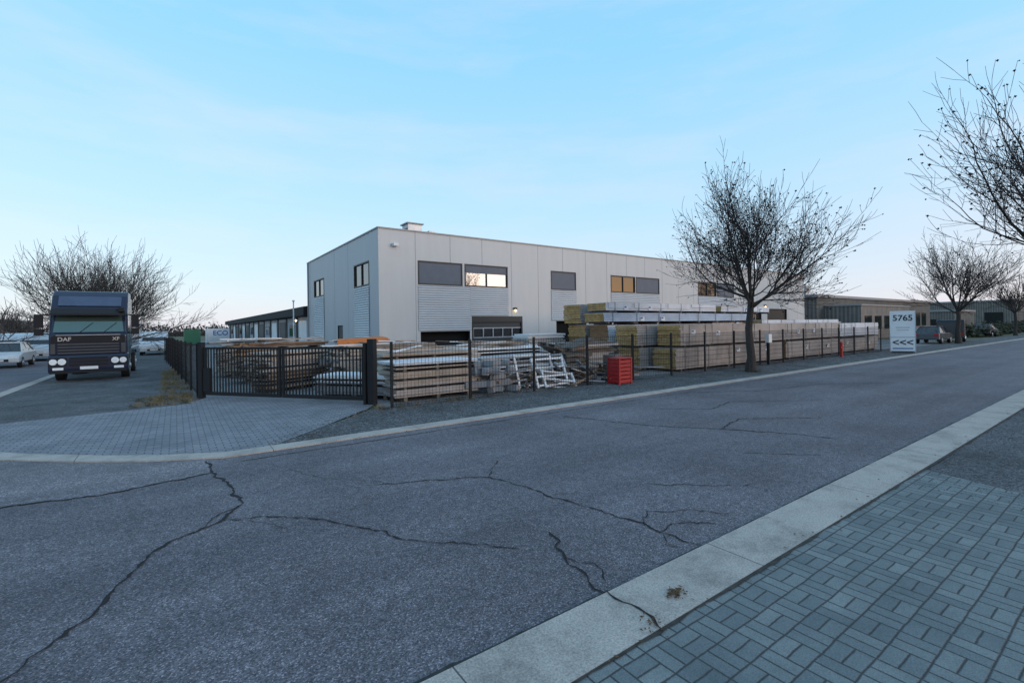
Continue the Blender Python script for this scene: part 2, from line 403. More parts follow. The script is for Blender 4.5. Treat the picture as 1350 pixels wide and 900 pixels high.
hF=[(10.39,13.06,4.27,5.53),(13.2,16.14,4.27,5.53),(10.5,13.5,0,1.78),(13.62,17.2,0,2.6),
    (19.5,21.67,4.3,5.5),(19.9,21.6,0,2.3),(25.0,27.6,4.3,5.5),(27.7,30.4,4.3,5.5),(35.5,38.2,4.3,5.5),(38.3,41,4.3,5.5),
    (25.2,29.8,0,3.3),(37.2,41.4,0,3.5),(41.9,45.9,0,3.5),(47,51,0,3.35),(31.5,35.5,0,3.3)]
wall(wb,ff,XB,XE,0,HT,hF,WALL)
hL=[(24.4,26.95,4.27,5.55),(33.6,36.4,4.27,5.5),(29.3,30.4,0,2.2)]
wall(wb,fl,YB,YE,0,HT,hL,WALL_SHADE)
wb.face([(XE,YB,0),(XE,YE,0),(XE,YE,HT),(XE,YB,HT)],WALL_SHADE)
wb.face([(XB,YE,0),(XE,YE,0),(XE,YE,HT),(XB,YE,HT)],WALL_SHADE)
wb.face([(XB,YB,HT-.25),(XE,YB,HT-.25),(XE,YE,HT-.25),(XB,YE,HT-.25)],TRIM)
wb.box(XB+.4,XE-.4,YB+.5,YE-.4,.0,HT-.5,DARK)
child(wb,'walls')
tr=MB()
tr.box(XB-.05,XE+.05,YB-.05,YB+.25,HT+.002,HT+.07,TRIM); tr.box(XB-.05,XB+.25,YB+.26,YE,HT+.002,HT+.07,TRIM)
tr.box(XE-.25,XE+.05,YB+.26,YE,HT+.002,HT+.07,TRIM)
def seams(f,s,holes):
    z=[(0.0,HT)]
    for h in [h for h in holes if h[0]-.02<s<h[1]+.02]:
        nz=[]
        for a,b in z:
            if h[2]>a: nz.append((a,min(b,h[2])))
            if h[3]<b: nz.append((max(a,h[3]),b))
        z=nz
    for a,b in z:
        if b-a>.1: fbox(tr,f,s-.012,s+.012,a,b,-.004,.002,SEAM)
s=XB+1.98
while s<XE-.5: seams(ff,s,hF); s+=2.05
for s in (28.1,31.0,37.6): seams(fl,s,hL)
child(tr,'roof_trim')
co=MB()
def corr(f,a,b,z0,z1):
    z=z0;p=.125
    while z<z1-.02:
        t=min(z1,z+p); zm=z+(t-z)*.6
        co.face([f(a,z,-.015),f(b,z,-.015),f(b,zm,-.05),f(a,zm,-.05)],CORR)
        co.face([f(a,zm,-.05),f(b,zm,-.05),f(b,t,-.015),f(a,t,-.015)],CORR)
        z=t
corr(ff,10.39,13.55,1.8,4.24); corr(ff,13.56,16.14,2.62,4.24)
corr(ff,19.5,21.67,2.32,4.27); corr(ff,25.0,30.4,3.34,4.27); corr(ff,35.5,41,3.54,4.27)
corr(fl,24.4,26.95,.6,4.24); corr(fl,33.6,36.4,.6,4.24)
child(co,'corrugated_cladding')
wi=MB()
def window(f,h,kind):
    a,b,c,d=h; t=.07
    fbox(wi,f,a,b,c,c+t,-.02,.09,FRAME);fbox(wi,f,a,b,d-t,d,-.02,.09,FRAME)
    fbox(wi,f,a,a+t,c+t,d-t,-.02,.09,FRAME);fbox(wi,f,b-t,b,c+t,d-t,-.02,.09,FRAME)
    if kind=='blind': fbox(wi,f,a+t,b-t,c+t,d-t,.02,.05,BLIND)
    else:
        zm=d-t-.42 if kind=='half' else d-t
        if kind=='half': fbox(wi,f,a+t,b-t,zm,d-t,.02,.05,BLIND)
        fbox(wi,f,a+t,b-t,c+t,zm-.004,.06,.08,GLS)
        fbox(wi,f,(a+b)/2-.03,(a+b)/2+.03,c+t,zm-.005,.0,.055,FRAME)
window(ff,hF[0],'blind');window(ff,hF[1],'half');window(ff,hF[4],'blind');window(ff,hF[6],'glass');window(ff,hF[7],'blind')
window(ff,hF[8],'glass');window(ff,hF[9],'blind')
window(fl,hL[0],'glass');window(fl,hL[1],'glass')
child(wi,'windows')
do=MB()
def secdoor(h,z1,z2,n):
    a,b,c,d=h
    fbox(do,ff,a,b,d-.35,d-.002,.0,.1,FRAME)
    fbox(do,ff,a,a+.1,c,d-.36,.0,.1,FRAME);fbox(do,ff,b-.1,b,c,d-.36,.0,.1,FRAME)
    fbox(do,ff,a+.1,b-.1,z2+.01,d-.36,.08,.12,GREYP);fbox(do,ff,a+.1,b-.1,c,z1-.01,.08,.12,GREYP)
    w=(b-a-.2)/n
    for i in range(n):
        x=a+.1+i*w
        fbox(do,ff,x+.06,x+w-.06,z1+.06,z2-.06,.1,.12,GLS)
        fbox(do,ff,x,x+.06,z1,z2,.06,.13,METAL)
        fbox(do,ff,x+.061,x+w,z1,z1+.06,.06,.13,METAL);fbox(do,ff,x+.061,x+w,z2-.06,z2,.06,.13,METAL)
secdoor(hF[3],1.35,1.95,5)
for h in (hF[10],hF[11],hF[12],hF[14]): secdoor(h,1.9,2.9,4)
fbox(do,fl,29.35,30.35,0,2.15,.05,.1,GREYP)
fbox(do,ff,47,51,1.9,3.3,.15,.2,FRAME)
child(do,'doors')
rf=MB(); rf.box(11.6,12.5,27,27.9,6.7,8.35,METAL); rf.box(11.5,12.6,26.9,28,8.352,8.42,TRIM)
rf.box(13.1,13.5,27.2,27.6,6.7,8.1,METAL)
for k in range(5): rf.box(11.58,11.598,27.1,27.8,7.3+k*.18,7.38+k*.18,FRAME)
child(rf,'roof_vent')
wl=MB()
for x,z in ((16.6,3.0),(24.3,3.3),(46.4,3.6)):
    wl.box(x-.08,x+.08,22.8,22.99,z,z+.12,FRAME); wl.octa((x,22.86,z-.06),.07,LIT)
wl.box(9.0,9.25,22.75,22.99,6.15,6.3,WHITE)
wl.tube((XB-.04,YE-.3,0),(XB-.04,YE-.3,HT),.05,.05,6,TRIM)
child(wl,'wall_lights')
# warehouse along side street
wh=empty('warehouse',(XB,38.6,0)); m=MB()
m.box(XB+.3,22,38.7,108,0,3.0,LWALL)
y=39.2
m.face([(XB-.3,38.6,3.72),(XB-.3,108.5,3.72),(15,108.5,4.7),(15,38.6,4.7)],FRAME)
m.face([(XB-.3,38.6,3.1),(XB-.3,108.5,3.1),(XB-.3,108.5,3.75),(XB-.3,38.6,3.75)],BLACK)
m.face([(XB-.3,38.6,3.1),(XB-.3,108.5,3.1),(XB+.3,108.5,3.0),(XB+.3,38.6,3.0)],BLACK)
m.face([(XB-.3,38.6,3.0),(22,38.6,3.0),(22,38.6,3.25),(15,38.6,4.7),(XB-.3,38.6,3.75)],BLACK)
i=0
while y<107:
    m.box(XB+.2,XB+.298,y,y+.35,0,3.0,GREYP)
    if i%3==0: m.box(XB+.25,XB+.296,y+1.0,y+3.9,.05,2.7,WHITE)
    elif i%3==1: m.box(XB+.25,XB+.296,y+1.2,y+3.4,1.4,2.4,GLD)
    else: m.box(XB+.25,XB+.296,y+.9,y+4.0,.05,2.7,GREYP)
    y+=4.6; i+=1
o=m.build('warehouse_body'); o.parent=wh; o.matrix_parent_inverse=Matrix.Translation((-XB,-38.6,0))
m=MB(); m.octa((XB-.1,42.5,2.75),.1,LIT); o=m.build('warehouse_lamp'); o.parent=wh; o.matrix_parent_inverse=Matrix.Translation((-XB,-38.6,0))
m=MB(); m.tube((6.6,35,0),(6.6,35,3.9),.05,.04,8,WHITE,True); m.tube((6.6,35,3.9),(6.6,35,4.0),.08,.08,8,WHITE,True); m.build('pole')
nb=empty('office_building',(58,20,0)); m=MB()
m.box(58,100,23,45,0,4.75,BRICK)
m.box(57.8,100.2,22.8,45,4.752,5.05,TRIM)
m.box(60,76,19.5,22.98,0,3.7,BRICK); m.box(59.9,76.1,19.4,22.99,3.702,3.85,TRIM)
for i in range(5): m.box(61+i*3,63+i*3,19.45,19.49,1.1,2.6,GLD)
for i in range(7): m.box(77.5+i*3,79.6+i*3,22.94,22.99,1.2,3.2,GLD)
m.box(57.95,57.99,25,40,3.2,4.2,GLD)
m.tube((62,26,5.0),(62,26,6.0),.6,.6,10,METAL,True); m.tube((62,26,6.0),(62,26,6.3),.8,.8,10,METAL,True)
o=m.build('office_body'); o.parent=nb; o.matrix_parent_inverse=Matrix.Translation((-58,-20,0))
# ---------------------------------------------------------------- fences, gate
FH=1.62
fe=MB()
xs=[4.4+2.27*i for i in range(17)]
for x in xs: fe.box(x-.03,x+.03,11.37,11.43,0,FH+.04,BLACK)
for z in [.08+.2*i for i in range(8)]+[FH-.04]:
    fe.box(xs[0],xs[-1],11.345,11.355,z-.006,z+.006,BLACK)
    fe.box(xs[0],xs[-1],11.357,11.367,z-.006,z+.006,BLACK)
x=xs[0]+.1
while x<xs[-1]:
    fe.box(x-.0035,x+.0035,11.353,11.359,.04,FH,BLACK); x+=.1
fe.build('mesh_fence')
fe=MB()
A=Vector((.52,16.95));B=Vector((-.6,40)); L=(B-A).length; dd=(B-A)/L
T=Matrix.Translation((A.x,A.y,0))@Matrix.Rotation(math.atan2(dd.y,dd.x),4,'Z')
k=0.0
while k<L:
    fe.box(k-.03,k+.03,-.03,.03,0,FH,BLACK,T=T); k+=2.3
for z in [.08+.2*i for i in range(8)]: fe.box(0,L,-.04,-.032,z-.006,z+.006,BLACK,T=T)
k=.1
while k<L: fe.box(k-.004,k+.004,-.045,-.04,.04,FH-.05,BLACK,T=T); k+=.1
fe.build('mesh_fence')
ga=empty('sliding_gate',(4.2,12.25,0)); m=MB()
A=Vector((4.2,12.25));B=Vector((.62,16.8)); L=(B-A).length; an=math.atan2((B-A).y,(B-A).x)
T=Matrix.Rotation(an,4,'Z')
m.box(-.09,.09,-.09,.09,0,1.72,BLACK,T=T); m.box(L-.07,L+.07,-.07,.07,0,1.66,BLACK,T=T)
m.box(.14,.2,-.12,.12,0,1.62,BLACK,T=T)
for a,b in ((.24,L/2-.03),(L/2+.03,L-.12)):
    m.box(a,b,-.03,.03,.1,.2,BLACK,T=T); m.box(a,b,-.025,.025,1.45,1.51,BLACK,T=T)
    m.box(a,a+.06,-.03,.03,.2,1.45,BLACK,T=T); m.box(b-.06,b,-.03,.03,.2,1.45,BLACK,T=T)
    k=a+.12
    while k<b-.07: m.box(k-.014,k+.014,-.014,.014,.2,1.45,BLACK,T=T); k+=.108
m.box(L-.35,L-.1,-.05,.05,.2,.9,BLACK,T=T)
m.build('gate_leaves').parent=ga
# ---------------------------------------------------------------- stock in the yard
def bundle(name,x,y,z,L,W,H,wrap,end,n=8,rz=0):
    m=MB(); T=Matrix.Translation((x,y,z))@Matrix.Rotation(rz+R.gauss(0,.003),4,'Z')
    for b in range(int(L/1.8)+1):
        bx=min(L-.1,.3+b*1.8); m.box(bx,bx+.1,0,W,0,.1,WOODD,T=T)
    h=(H-.1)/n
    for i in range(n):
        ox=R.uniform(-.05,.05)
        m.box(ox,L+ox,.012*R.random(),W-.01*R.random(),.1+i*h+.006,.1+(i+1)*h-.006,wrap,end,T=T)
    m.box(.1,L-.1,-.012,W,H+.001,H+.012,wrap,T=T)
    k=0.2
    while k<L-1:
        w=R.uniform(1.2,2.6)
        if R.random()<.6: m.box(k,min(L-.1,k+w),-.012-.006*R.random(),-.002,.13+R.uniform(0,.35),H,wrap,T=T)
        k+=w+R.uniform(.02,.3)
    k=.6
    while k<L-.3:
        m.box(k,k+.035,-.026,-.019,.05,H+.02,STRAP,T=T); m.box(k,k+.035,-.026,W,H+.014,H+.02,STRAP,T=T)
        k+=1.7
    for _ in range(2):
        k=R.uniform(.5,L-.9); zz=R.uniform(.3,H-.3) if H>.7 else .12; m.box(k,k+.3,-.032,-.027,zz,zz+.2,WHITE,T=T)
        m.box(k+.02,k+.16,-.035,-.033,zz+.11,zz+.18,BLUEM,T=T)
    return m.build(name)
P='panel_bundle'
for lvl in range(2):
    z=lvl*.98
    bundle(P,16.9+.3*lvl,12.0,z,9.2,1.15,.97,WRAP,OCHRE)
    bundle(P,26.6,12.05,z,6.8,1.15,.95,WRAP,OCHRE)
    bundle(P,33.8,12.1,z,6.5,1.15,.9,WRAPW if lvl else WRAP,OCHRE)
    bundle(P,16.3-.15*lvl,13.4,z,10,1.2,.97,WRAP,OCHRE)
    bundle(P,16.0+.2*lvl,15.1,z,12,1.2,1.0,WRAPW if lvl else WRAP,OCHRE2)
bundle(P,15.9,15.1,2.05,12.6,1.25,.5,WRAPB,OCHRE,4)
bundle(P,16.1,15.15,2.57,9,1.2,.46,WRAPW,OCHRE,4)
bundle(P,25.6,15.1,2.57,5.5,1.2,.4,WRAPW,OCHRE,4)
bundle(P,16.2,16.6,0,12,1.2,1.0,WRAP,OCHRE); bundle(P,16.2,16.6,1.0,12,1.2,1.0,WRAP,OCHRE); bundle(P,15.9,16.6,2.0,12,1.2,1.0,WRAP,OCHRE)
bundle(P,28.4,14.2,0,11,1.2,1.0,WRAP,OCHRE);bundle(P,28.4,14.2,1.0,11,1.2,1.15,WRAPW,OCHRE)
bundle(P,34,16,0,11,1.2,1.0,WRAPW,OCHRE2);bundle(P,34,16,1.0,11,1.2,1.0,WRAP,OCHRE2)
def pile(name,x,y,L,W,H,rz,mats,t=(.02,.06),jit=.12,sheets=False,top=None):
    m=MB(); T0=Matrix.Translation((x,y,0))@Matrix.Rotation(rz,4,'Z')
    for b in range(3): m.box(L*(.1+.38*b),L*(.1+.38*b)+.1,0,W,0,.11,WOODD,T=T0)
    z=.112; c=R.choice(mats)
    while z<H:
        th=R.uniform(*t)
        if R.random()<.3: c=R.choice(mats)
        if top and z>H-.18: c=top
        if R.random()<.12:
            for b in range(3): m.box(L*(.1+.38*b),L*(.1+.38*b)+.08,0,W,z+.001,z+.07,WOODD,T=T0)
            z+=.072
        T=T0@Matrix.Translation((R.uniform(-jit,jit),R.uniform(-jit,jit)*.5,0))@Matrix.Rotation(R.gauss(0,jit*.12),4,'Z')
        if sheets: m.box(0,L,0,W,z+.002,z+th,c,T=T)
        else:
            k=0
            while k<W-.05:
                w=R.uniform(.1,.22); o=R.uniform(-jit,jit)
                m.box(o,L+o-R.uniform(0,.4),k,min(W,k+w-.01),z+.002,z+th,R.choice(mats) if R.random()<.2 else c,T=T); k+=w
        z+=th
    return m.build(name)
W1=[PLY,WOOD,PLY]; W2=[WOOD,WOODD,PLY,METAL]; W3=[METAL,WHITE,BLOCK]
pile('sheet_stack',4.75,12.1,2.6,1.3,1.05,.0,[PLY,WRAP,WRAP],(.03,.05),.05,True,WRAPW)
pile('sheet_stack',5.1,13.7,3.4,1.2,1.2,.05,[PLY,WOOD,BLOCK],(.03,.05),.1,True)
pile('timber_stack',2.4,16.6,2.5,1.1,1.25,.5,W2)
pile('timber_stack',4.6,16.3,3.6,1.2,1.35,.15,W2,(.04,.09),.2)
pile('timber_stack',2.0,20.0,3.2,1.2,1.5,.1,[WOOD,WOODD],(.04,.09),.2)
pile('timber_stack',5.2,19.2,2.2,1.3,1.35,-.2,W1)
pile('timber_stack',1.6,23.4,3.6,1.2,1.4,.1,W2)
pile('sheet_stack',3.3,14.6,2.6,1.0,.62,-.88,[BLOCK,METAL],(.03,.06),.08,True,WHITE)
pile('metal_sheet_stack',7.9,12.9,3.3,1.1,.95,.06,W3,(.02,.05),.2,True,METAL)
pile('metal_sheet_stack',8.4,14.6,3.9,1.2,1.2,.03,W3+[PLY],(.02,.05),.2,True,WHITE)
pile('timber_stack',9.2,17,4.0,1.3,1.2,.0,W2,(.04,.1),.3)
pile('timber_stack',12.4,13.3,2.6,1.2,1.3,.1,[WOODD,WOODD,METAL],(.05,.1),.25)
pile('metal_sheet_stack',13.2,17.2,2.2,1.2,1.6,.0,[METAL,WHITE,PLY],(.03,.06),.1,True,WHITE)
m=MB()
for i in range(34):
    T=Matrix.Translation((7.9+R.gauss(0,.35),12.2+R.gauss(0,.2),.1+.19*int(i/7)))@Matrix.Rotation(R.uniform(0,3),4,'Z')@Matrix.Rotation(R.gauss(0,.2),4,'X')
    m.box(-.2,.2,-.1,.1,-.1,.1,BLOCK,T=T)
m.build('block_heap',bevel=.01)
m=MB()
def rack(T,mt,w=1.35,h=1.0,bars=4):
    m.box(0,.07,-.03,.03,0,h,mt,T=T);m.box(w-.07,w,-.03,.03,0,h,mt,T=T)
    for k in range(bars): z=.04+k*(h-.12)/(bars-1); m.box(.071,w-.071,-.025,.025,z,z+.06,mt,T=T)
rack(Matrix.Translation((9.35,11.75,.02))@Matrix.Rotation(math.radians(-22),4,'X'),WHITE)
rack(Matrix.Translation((9.75,11.95,.02))@Matrix.Rotation(.06,4,'Z')@Matrix.Rotation(math.radians(-30),4,'X'),METAL,1.4,1.15)
rack(Matrix.Translation((8.9,12.15,.02))@Matrix.Rotation(-.05,4,'Z')@Matrix.Rotation(math.radians(-18),4,'X'),METAL,1.5,1.1,3)
rack(Matrix.Translation((9.6,11.65,.02))@Matrix.Rotation(-.1,4,'Z')@Matrix.Rotation(math.radians(-48),4,'X')@Matrix.Rotation(math.radians(12),4,'Y'),WHITE,1.2,.8,3)
m.build('metal_racks')
m=MB()
for i in range(70):
    T=Matrix.Translation((R.choice([8.6,10.9])+R.uniform(0,3.2),12.25+R.gauss(0,.25),.1+R.random()*.5))@Matrix.Rotation(R.gauss(0,.5),4,'Z')@Matrix.Rotation(R.gauss(0,.24),4,'Y')
    L=R.uniform(.5,1.9); m.box(-L/2,L/2,-.05,.05,-.02,.02,R.choice([WOODD,WOOD,BLOCK,METAL]),T=T)
for i in range(90): m.octa((9+R.uniform(0,5),11.9+R.uniform(0,.7),R.uniform(.02,.16)),R.uniform(.05,.14),R.choice([BLOCK,WOODD,STONE]))
m.build('scrap_heap')
m=MB()
for i in range(70):
    x,y,h=R.choice([(6.2,16.9,1.35),(3,20.5,1.5),(6.4,14.3,1.2),(10.2,15.2,1.2),(11,17.6,1.2),(2.8,24,1.4),(6.2,19.8,1.35)])
    T=Matrix.Translation((x+R.gauss(0,.5),y+R.gauss(0,.25),h+.07+R.random()*.1))@Matrix.Rotation(R.gauss(.1,.3),4,'Z')@Matrix.Rotation(R.gauss(0,.04),4,'Y')
    L=R.uniform(1,3.0); m.box(-L/2,L/2,-.06,.06,-.018,.018,R.choice([WOOD,PLY,METAL,WOODD,WHITE]),T=T)
m.build('loose_planks')
def pallet(mb,T,m=WOODD,n=7,w=1.2,l=.8):
    for i in range(n): mb.box(i*w/n+.01,(i+1)*w/n-.03,0,l,.12,.14,m,T=T)
    for j in range(3): mb.box(0,w,j*(l-.1)/2,j*(l-.1)/2+.1,.02,.118,m,T=T)
    for i in (0,n//2,n-1): mb.box(i*w/n+.01,(i+1)*w/n-.03,0,l,0,.018,m,T=T)
m=MB()
pallet(m,Matrix.Translation((10.9,12.6,1.2))@Matrix.Rotation(.35,4,'Y')@Matrix.Rotation(.4,4,'Z'))
pallet(m,Matrix.Translation((11.6,12.5,1.05))@Matrix.Rotation(-.3,4,'Y'))
for i in range(6): pallet(m,Matrix.Translation((11.2,12.4,.02+.17*i))@Matrix.Rotation(R.gauss(0,.05),4,'Z'))
m.build('pallet_stack')
m=MB()
x0,x1,y0,y1=12.0,12.62,10.72,11.22
for k in range(6):
    za,zb=.06+k*.13,.16+k*.13
    m.box(x0,x1,y0,y0+.02,za,zb,RED);m.box(x0,x1,y1-.02,y1,za,zb,RED)
    m.box(x0,x0+.02,y0+.021,y1-.021,za,zb,RED);m.box(x1-.02,x1,y0+.021,y1-.021,za,zb,RED)
for x in (x0-.01,x1-.05):
    for y in (y0-.012,y1-.04): m.box(x,x+.06,y,y+.055,0,.88,RED)
m.box(x0-.02,x1+.02,y0-.02,y1+.02,.86,.89,RED); m.box(x0+.03,x1-.03,y0+.03,y1-.03,.03,.05,RED)
m.build('red_crate')
m=MB()
for k in range(9): m.box(12.8,13.6,11.6,11.62,.06+k*.1,.12+k*.1,WOOD)
for x in (12.8,13.2,13.55): m.box(x,x+.05,11.622,11.67,0,.95,WOODD)
m.box(12.8,13.6,11.68,12.2,0.05,.9,WOODD)
m.build('wooden_crate')
m=MB(); m.face([(5.2,19.2,1.55),(7.2,19,1.6),(7.3,20.2,1.65),(5.4,20.4,1.57)],ORANGE); m.face([(5.2,19.2,1.55),(7.2,19,1.6),(7.3,18.95,1.35),(5.2,19.1,1.3)],ORANGE); m.build('orange_tarpaulin')
# ---------------------------------------------------------------- sign, hydrant, etc
sg=empty('address_sign',(36.6,9.75,0),math.radians(-62)); m=MB()
m.box(-.6,.6,-.09,.09,.12,2.6,WHITE); m.box(-.5,.5,-.07,.07,0,.118,GREYP)
m.box(-.6,.6,-.094,-.091,.95,1.0,METAL); m.box(.601,.64,-.1,.1,.0,2.62,METAL); m.box(-.5,.5,-.096,-.091,.25,.32,BLUEM)
m.box(-.35,.35,-.096,-.091,1.55,1.6,METAL);m.box(-.3,.3,-.096,-.091,1.4,1.44,METAL)
m.build('board').parent=sg
text('number','5765',.5,(0,-.1,2.0),(math.pi/2,0,0),FRAME,sg); text('arrows','<<<',.6,(0,-.1,.45),(math.pi/2,0,0),FRAME,sg)
m=MB(); m.tube((30.6,10.9,0),(30.6,10.9,.75),.07,.07,10,RED,True); m.tube((30.6,10.9,.75),(30.6,10.9,.86),.09,.05,10,RED,True); m.box(30.45,30.75,10.86,10.94,.5,.6,RED); m.build('fire_hydrant')
m=MB(); m.box(22.9,23.2,11.15,11.32,1.05,1.45,WHITE); m.box(23.0,23.1,11.2,11.3,0,1.04,BLACK); m.build('mailbox')
def lamp(x,y,h,dx=0,dy=-1.2):
    m=MB(); m.tube((x,y,0),(x,y,h),.09,.05,8,METAL); m.tube((x,y,h),(x+dx,y+dy,h+.25),.04,.035,6,METAL); m.box(x+dx-.12,x+dx+.12,y+dy-.4,y+dy,h+.2,h+.3,GREYP); m.build('street_lamp')
lamp(98,10.5,7); lamp(140,10.5,7); lamp(-13,95,7,1.2,0)
# ---------------------------------------------------------------- truck
tk=empty('truck',(-2.9,26,0))
m=MB()
prof=[(.10,.95),(.0,1.05),(-.02,1.9),(.06,2.0),(.32,2.9),(.42,3.0),(.8,3.55),(1.1,3.76),(2.15,3.78),(2.25,3.6),(2.25,.95)]
m.prism(prof,-1.22,1.22,NAVY); m.build('cab',bevel=.09,seg=3).parent=tk
m=MB()
m.prism([(-.08,.38),(-.1,.55),(-.1,1.0),(-.02,1.12),(.5,1.12),(.5,.38)],-1.24,1.24,NAVY); m.build('bumper',bevel=.05,seg=3).parent=tk
m=MB()
def ws(x,z):
    y=.06+(z-2.0)*(.26/.9); return (x,y-.018,z)
m.face([ws(-1.1,2.02),ws(1.1,2.02),ws(1.02,2.78),ws(-1.02,2.78)],GLW)
for sx in (-1,1):
    m.face([(sx*1.228,.35,2.0),(sx*1.228,1.2,1.95),(sx*1.228,1.2,2.75),(sx*1.228,.5,2.75)],GLD)
m.build('windscreen').parent=tk
m=MB()
m.prism([(.02,2.84),(-.2,2.70),(-.18,2.78),(.2,3.0),(.3,2.95)],-1.15,1.15,BLACK)
m.prism([(.44,3.12),(.74,3.53),(.76,3.50),(.47,3.09)],-1.0,1.0,NAVY2)
for sx in (-.3,.45): m.tube((sx,.03,2.0),(sx+.42,.12,2.42),.012,.008,5,BLACK)
m.box(-1.12,1.12,-.05,-.025,1.60,1.88,BLACK)
for k in range(4): m.box(-.95,.95,-.06,-.026,1.14+k*.12,1.2+k*.12,GREYP)
m.box(-1.0,1.0,-.062,-.05,1.885,1.91,SILV)
for k in range(3): m.box(-.6,.6,-.125,-.1,.66+k*.13,.74+k*.13,BLACK)
m.box(-1.2,1.2,-.12,-.1,.36,.46,BLACK)
for sx in (-1,1):
    a,b=sorted((sx*.68,sx*1.21)); m.box(a,b,-.12,-.09,.66,1.0,BLACK)
    m.tube((sx*.82,-.14,.83),(sx*.82,-.11,.83),.13,.13,12,LAMP,True); m.tube((sx*1.08,-.14,.83),(sx*1.08,-.11,.83),.12,.12,12,LAMP,True)
    m.box(min(sx*.78,sx*1.1),max(sx*.78,sx*1.1),-.115,-.1,.5,.6,LAMP)
    m.box(min(sx*1.02,sx*1.16),max(sx*1.02,sx*1.16),-.06,-.026,1.15,1.55,GREYP)
    m.tube((sx*1.2,.2,2.75),(sx*1.5,-.02,2.7),.025,.025,6,BLACK); m.tube((sx*1.2,.2,1.95),(sx*1.5,-.02,2.0),.025,.025,6,BLACK)
    a,b=sorted((sx*1.36,sx*1.62)); m.box(a,b,-.1,.04,2.2,2.74,BLACK); m.box(a,b,-.1,.04,1.9,2.16,BLACK)
    m.box(min(sx*1.225,sx*1.26),max(sx*1.225,sx*1.26),.1,.9,.45,.5,GREYP);m.box(min(sx*1.225,sx*1.26),max(sx*1.225,sx*1.26),.1,.9,.75,.8,GREYP)
    m.box(min(sx*1.223,sx*1.229),max(sx*1.223,sx*1.229),1.35,1.365,1.05,2.9,BLACK)
    m.box(min(sx*1.15,sx*1.2),max(sx*1.15,sx*1.2),2.3,3.1,1.3,3.55,NAVY)
m.tube((1.05,-.1,2.98),(.75,.25,2.95),.015,.015,5,BLACK); m.box(.95,1.15,-.2,-.02,2.86,3.02,BLACK)
m.box(-.28,.28,-.135,-.126,.5,.62,WHITE)
m.build('grille_and_mirrors',bevel=.008,seg=1).parent=tk
text('badge','DAF',.22,(-.75,-.055,1.66),(math.pi/2,0,0),SILV,tk); text('badge','XF',.2,(.85,-.055,1.66),(math.pi/2,0,0),SILV,tk)
m=MB()
def wheel(mb,x0,x1,y,r,rim=SILV):
    mb.tube((x0,y,r),(x1,y,r),r,r,24,RUBBER,True)
    xo=x1 if abs(x1)>abs(x0) else x0; sg_=1 if xo>0 else -1
    mb.tube((xo,y,r),(xo+sg_*.012,y,r),r*.6,r*.55,20,rim,True); mb.tube((xo+sg_*.012,y,r),(xo+sg_*.05,y,r),r*.22,r*.18,12,rim,True)
for sx in (-1,1):
    wheel(m,sx*.92,sx*1.2,1.45,.5); wheel(m,sx*.62,sx*1.2,5.1,.5)
    m.tube((sx*.75,2.5,.75),(sx*.75,4.1,.75),.34,.34,14,SILV,True)
    m.box(min(sx*.35,sx*.45),max(sx*.35,sx*.45),.6,6.2,.75,1.02,BLACK)
    m.prism([(4.4,.95),(4.6,1.12),(5.6,1.12),(5.8,.95),(5.75,.92),(5.55,1.08),(4.65,1.08),(4.45,.92)],min(sx*.62,sx*1.22),max(sx*.62,sx*1.22),BLACK)
m.box(-.5,.5,4.6,5.5,1.03,1.15,BLACK); m.box(-1,1,2.3,2.45,.7,1.3,BLACK)
m.build('chassis_and_wheels').parent=tk
# ---------------------------------------------------------------- cars / vans
def car(name,loc,rz,paint,van=False,s=1):
    e=empty(name,loc,rz); m=MB()
    if van: prof=[(0,.3),(-.02,.75),(.1,.95),(.75,1.15),(1.35,1.85),(1.6,2.0),(4.9,2.02),(5.0,1.8),(5.02,.35)]; w=.95;Lw=(.85,4.1);r=.33
    else: prof=[(0,.3),(-.03,.55),(.08,.72),(1.0,.92),(3.9,.95),(4.25,.88),(4.3,.35)]; w=.88;Lw=(.8,3.4);r=.31
    m.prism(prof,-w,w,paint); m.build('body',bevel=.07,seg=2).parent=e
    m=MB()
    if van:
        m.face([(-.82,.77,1.19),(.82,.77,1.19),(.74,1.33,1.81),(-.74,1.33,1.81)],GLD)
        for sx in(-1,1): m.face([(sx*(w+.004),1.0,1.2),(sx*(w+.004),2.2,1.2),(sx*(w+.004),2.2,1.75),(sx*(w+.004),1.4,1.75)],GLD)
    else:
        b=[(-.8,1.0,.9),(.8,1.0,.9),(.8,3.95,.92),(-.8,3.95,.92)]; t=[(-.62,1.75,1.42),(.62,1.75,1.42),(.62,3.3,1.43),(-.62,3.3,1.43)]
        for i in range(4): j=(i+1)%4; m.face([b[i],b[j],t[j],t[i]],GLD)
        m.box(-.63,.63,1.72,3.33,1.42,1.47,paint)
        for sx in(-1,1):
            m.tube((sx*.8,1.0,.9),(sx*.63,1.75,1.43),.035,.035,5,paint); m.tube((sx*.8,3.95,.92),(sx*.63,3.3,1.43),.05,.05,5,paint); m.tube((sx*.8,2.5,.9),(sx*.64,2.5,1.43),.03,.03,5,paint)
    for sx in(-1,1):
        a,b=sorted((sx*.5,sx*.82)); m.box(a,b,-.045,.05,.55,.72,LAMP)
        m.box(a,b,prof[-1][0]-.05,prof[-1][0]+.02,.65,.85,TAIL)
        for y in Lw: wheel(m,sx*(w-.2),sx*(w+.01),y,r)
        m.box(min(sx*w,sx*(w+.16)),max(sx*w,sx*(w+.16)),1.2,1.3,.95,1.08,paint)
    m.box(-.45,.45,-.05,.0,.38,.52,BLACK)
    m.box(-.26,.26,-.058,-.051,.4,.5,WHITE)
    m.build('windows_and_wheels',bevel=.0).parent=e
    return e
car('parked_car',(-8.3,39,0),0,CARW); car('parked_van',(-8.2,47,0),.0,CARW,True); car('parked_van',(-1.5,50,0),0,CARW,True)
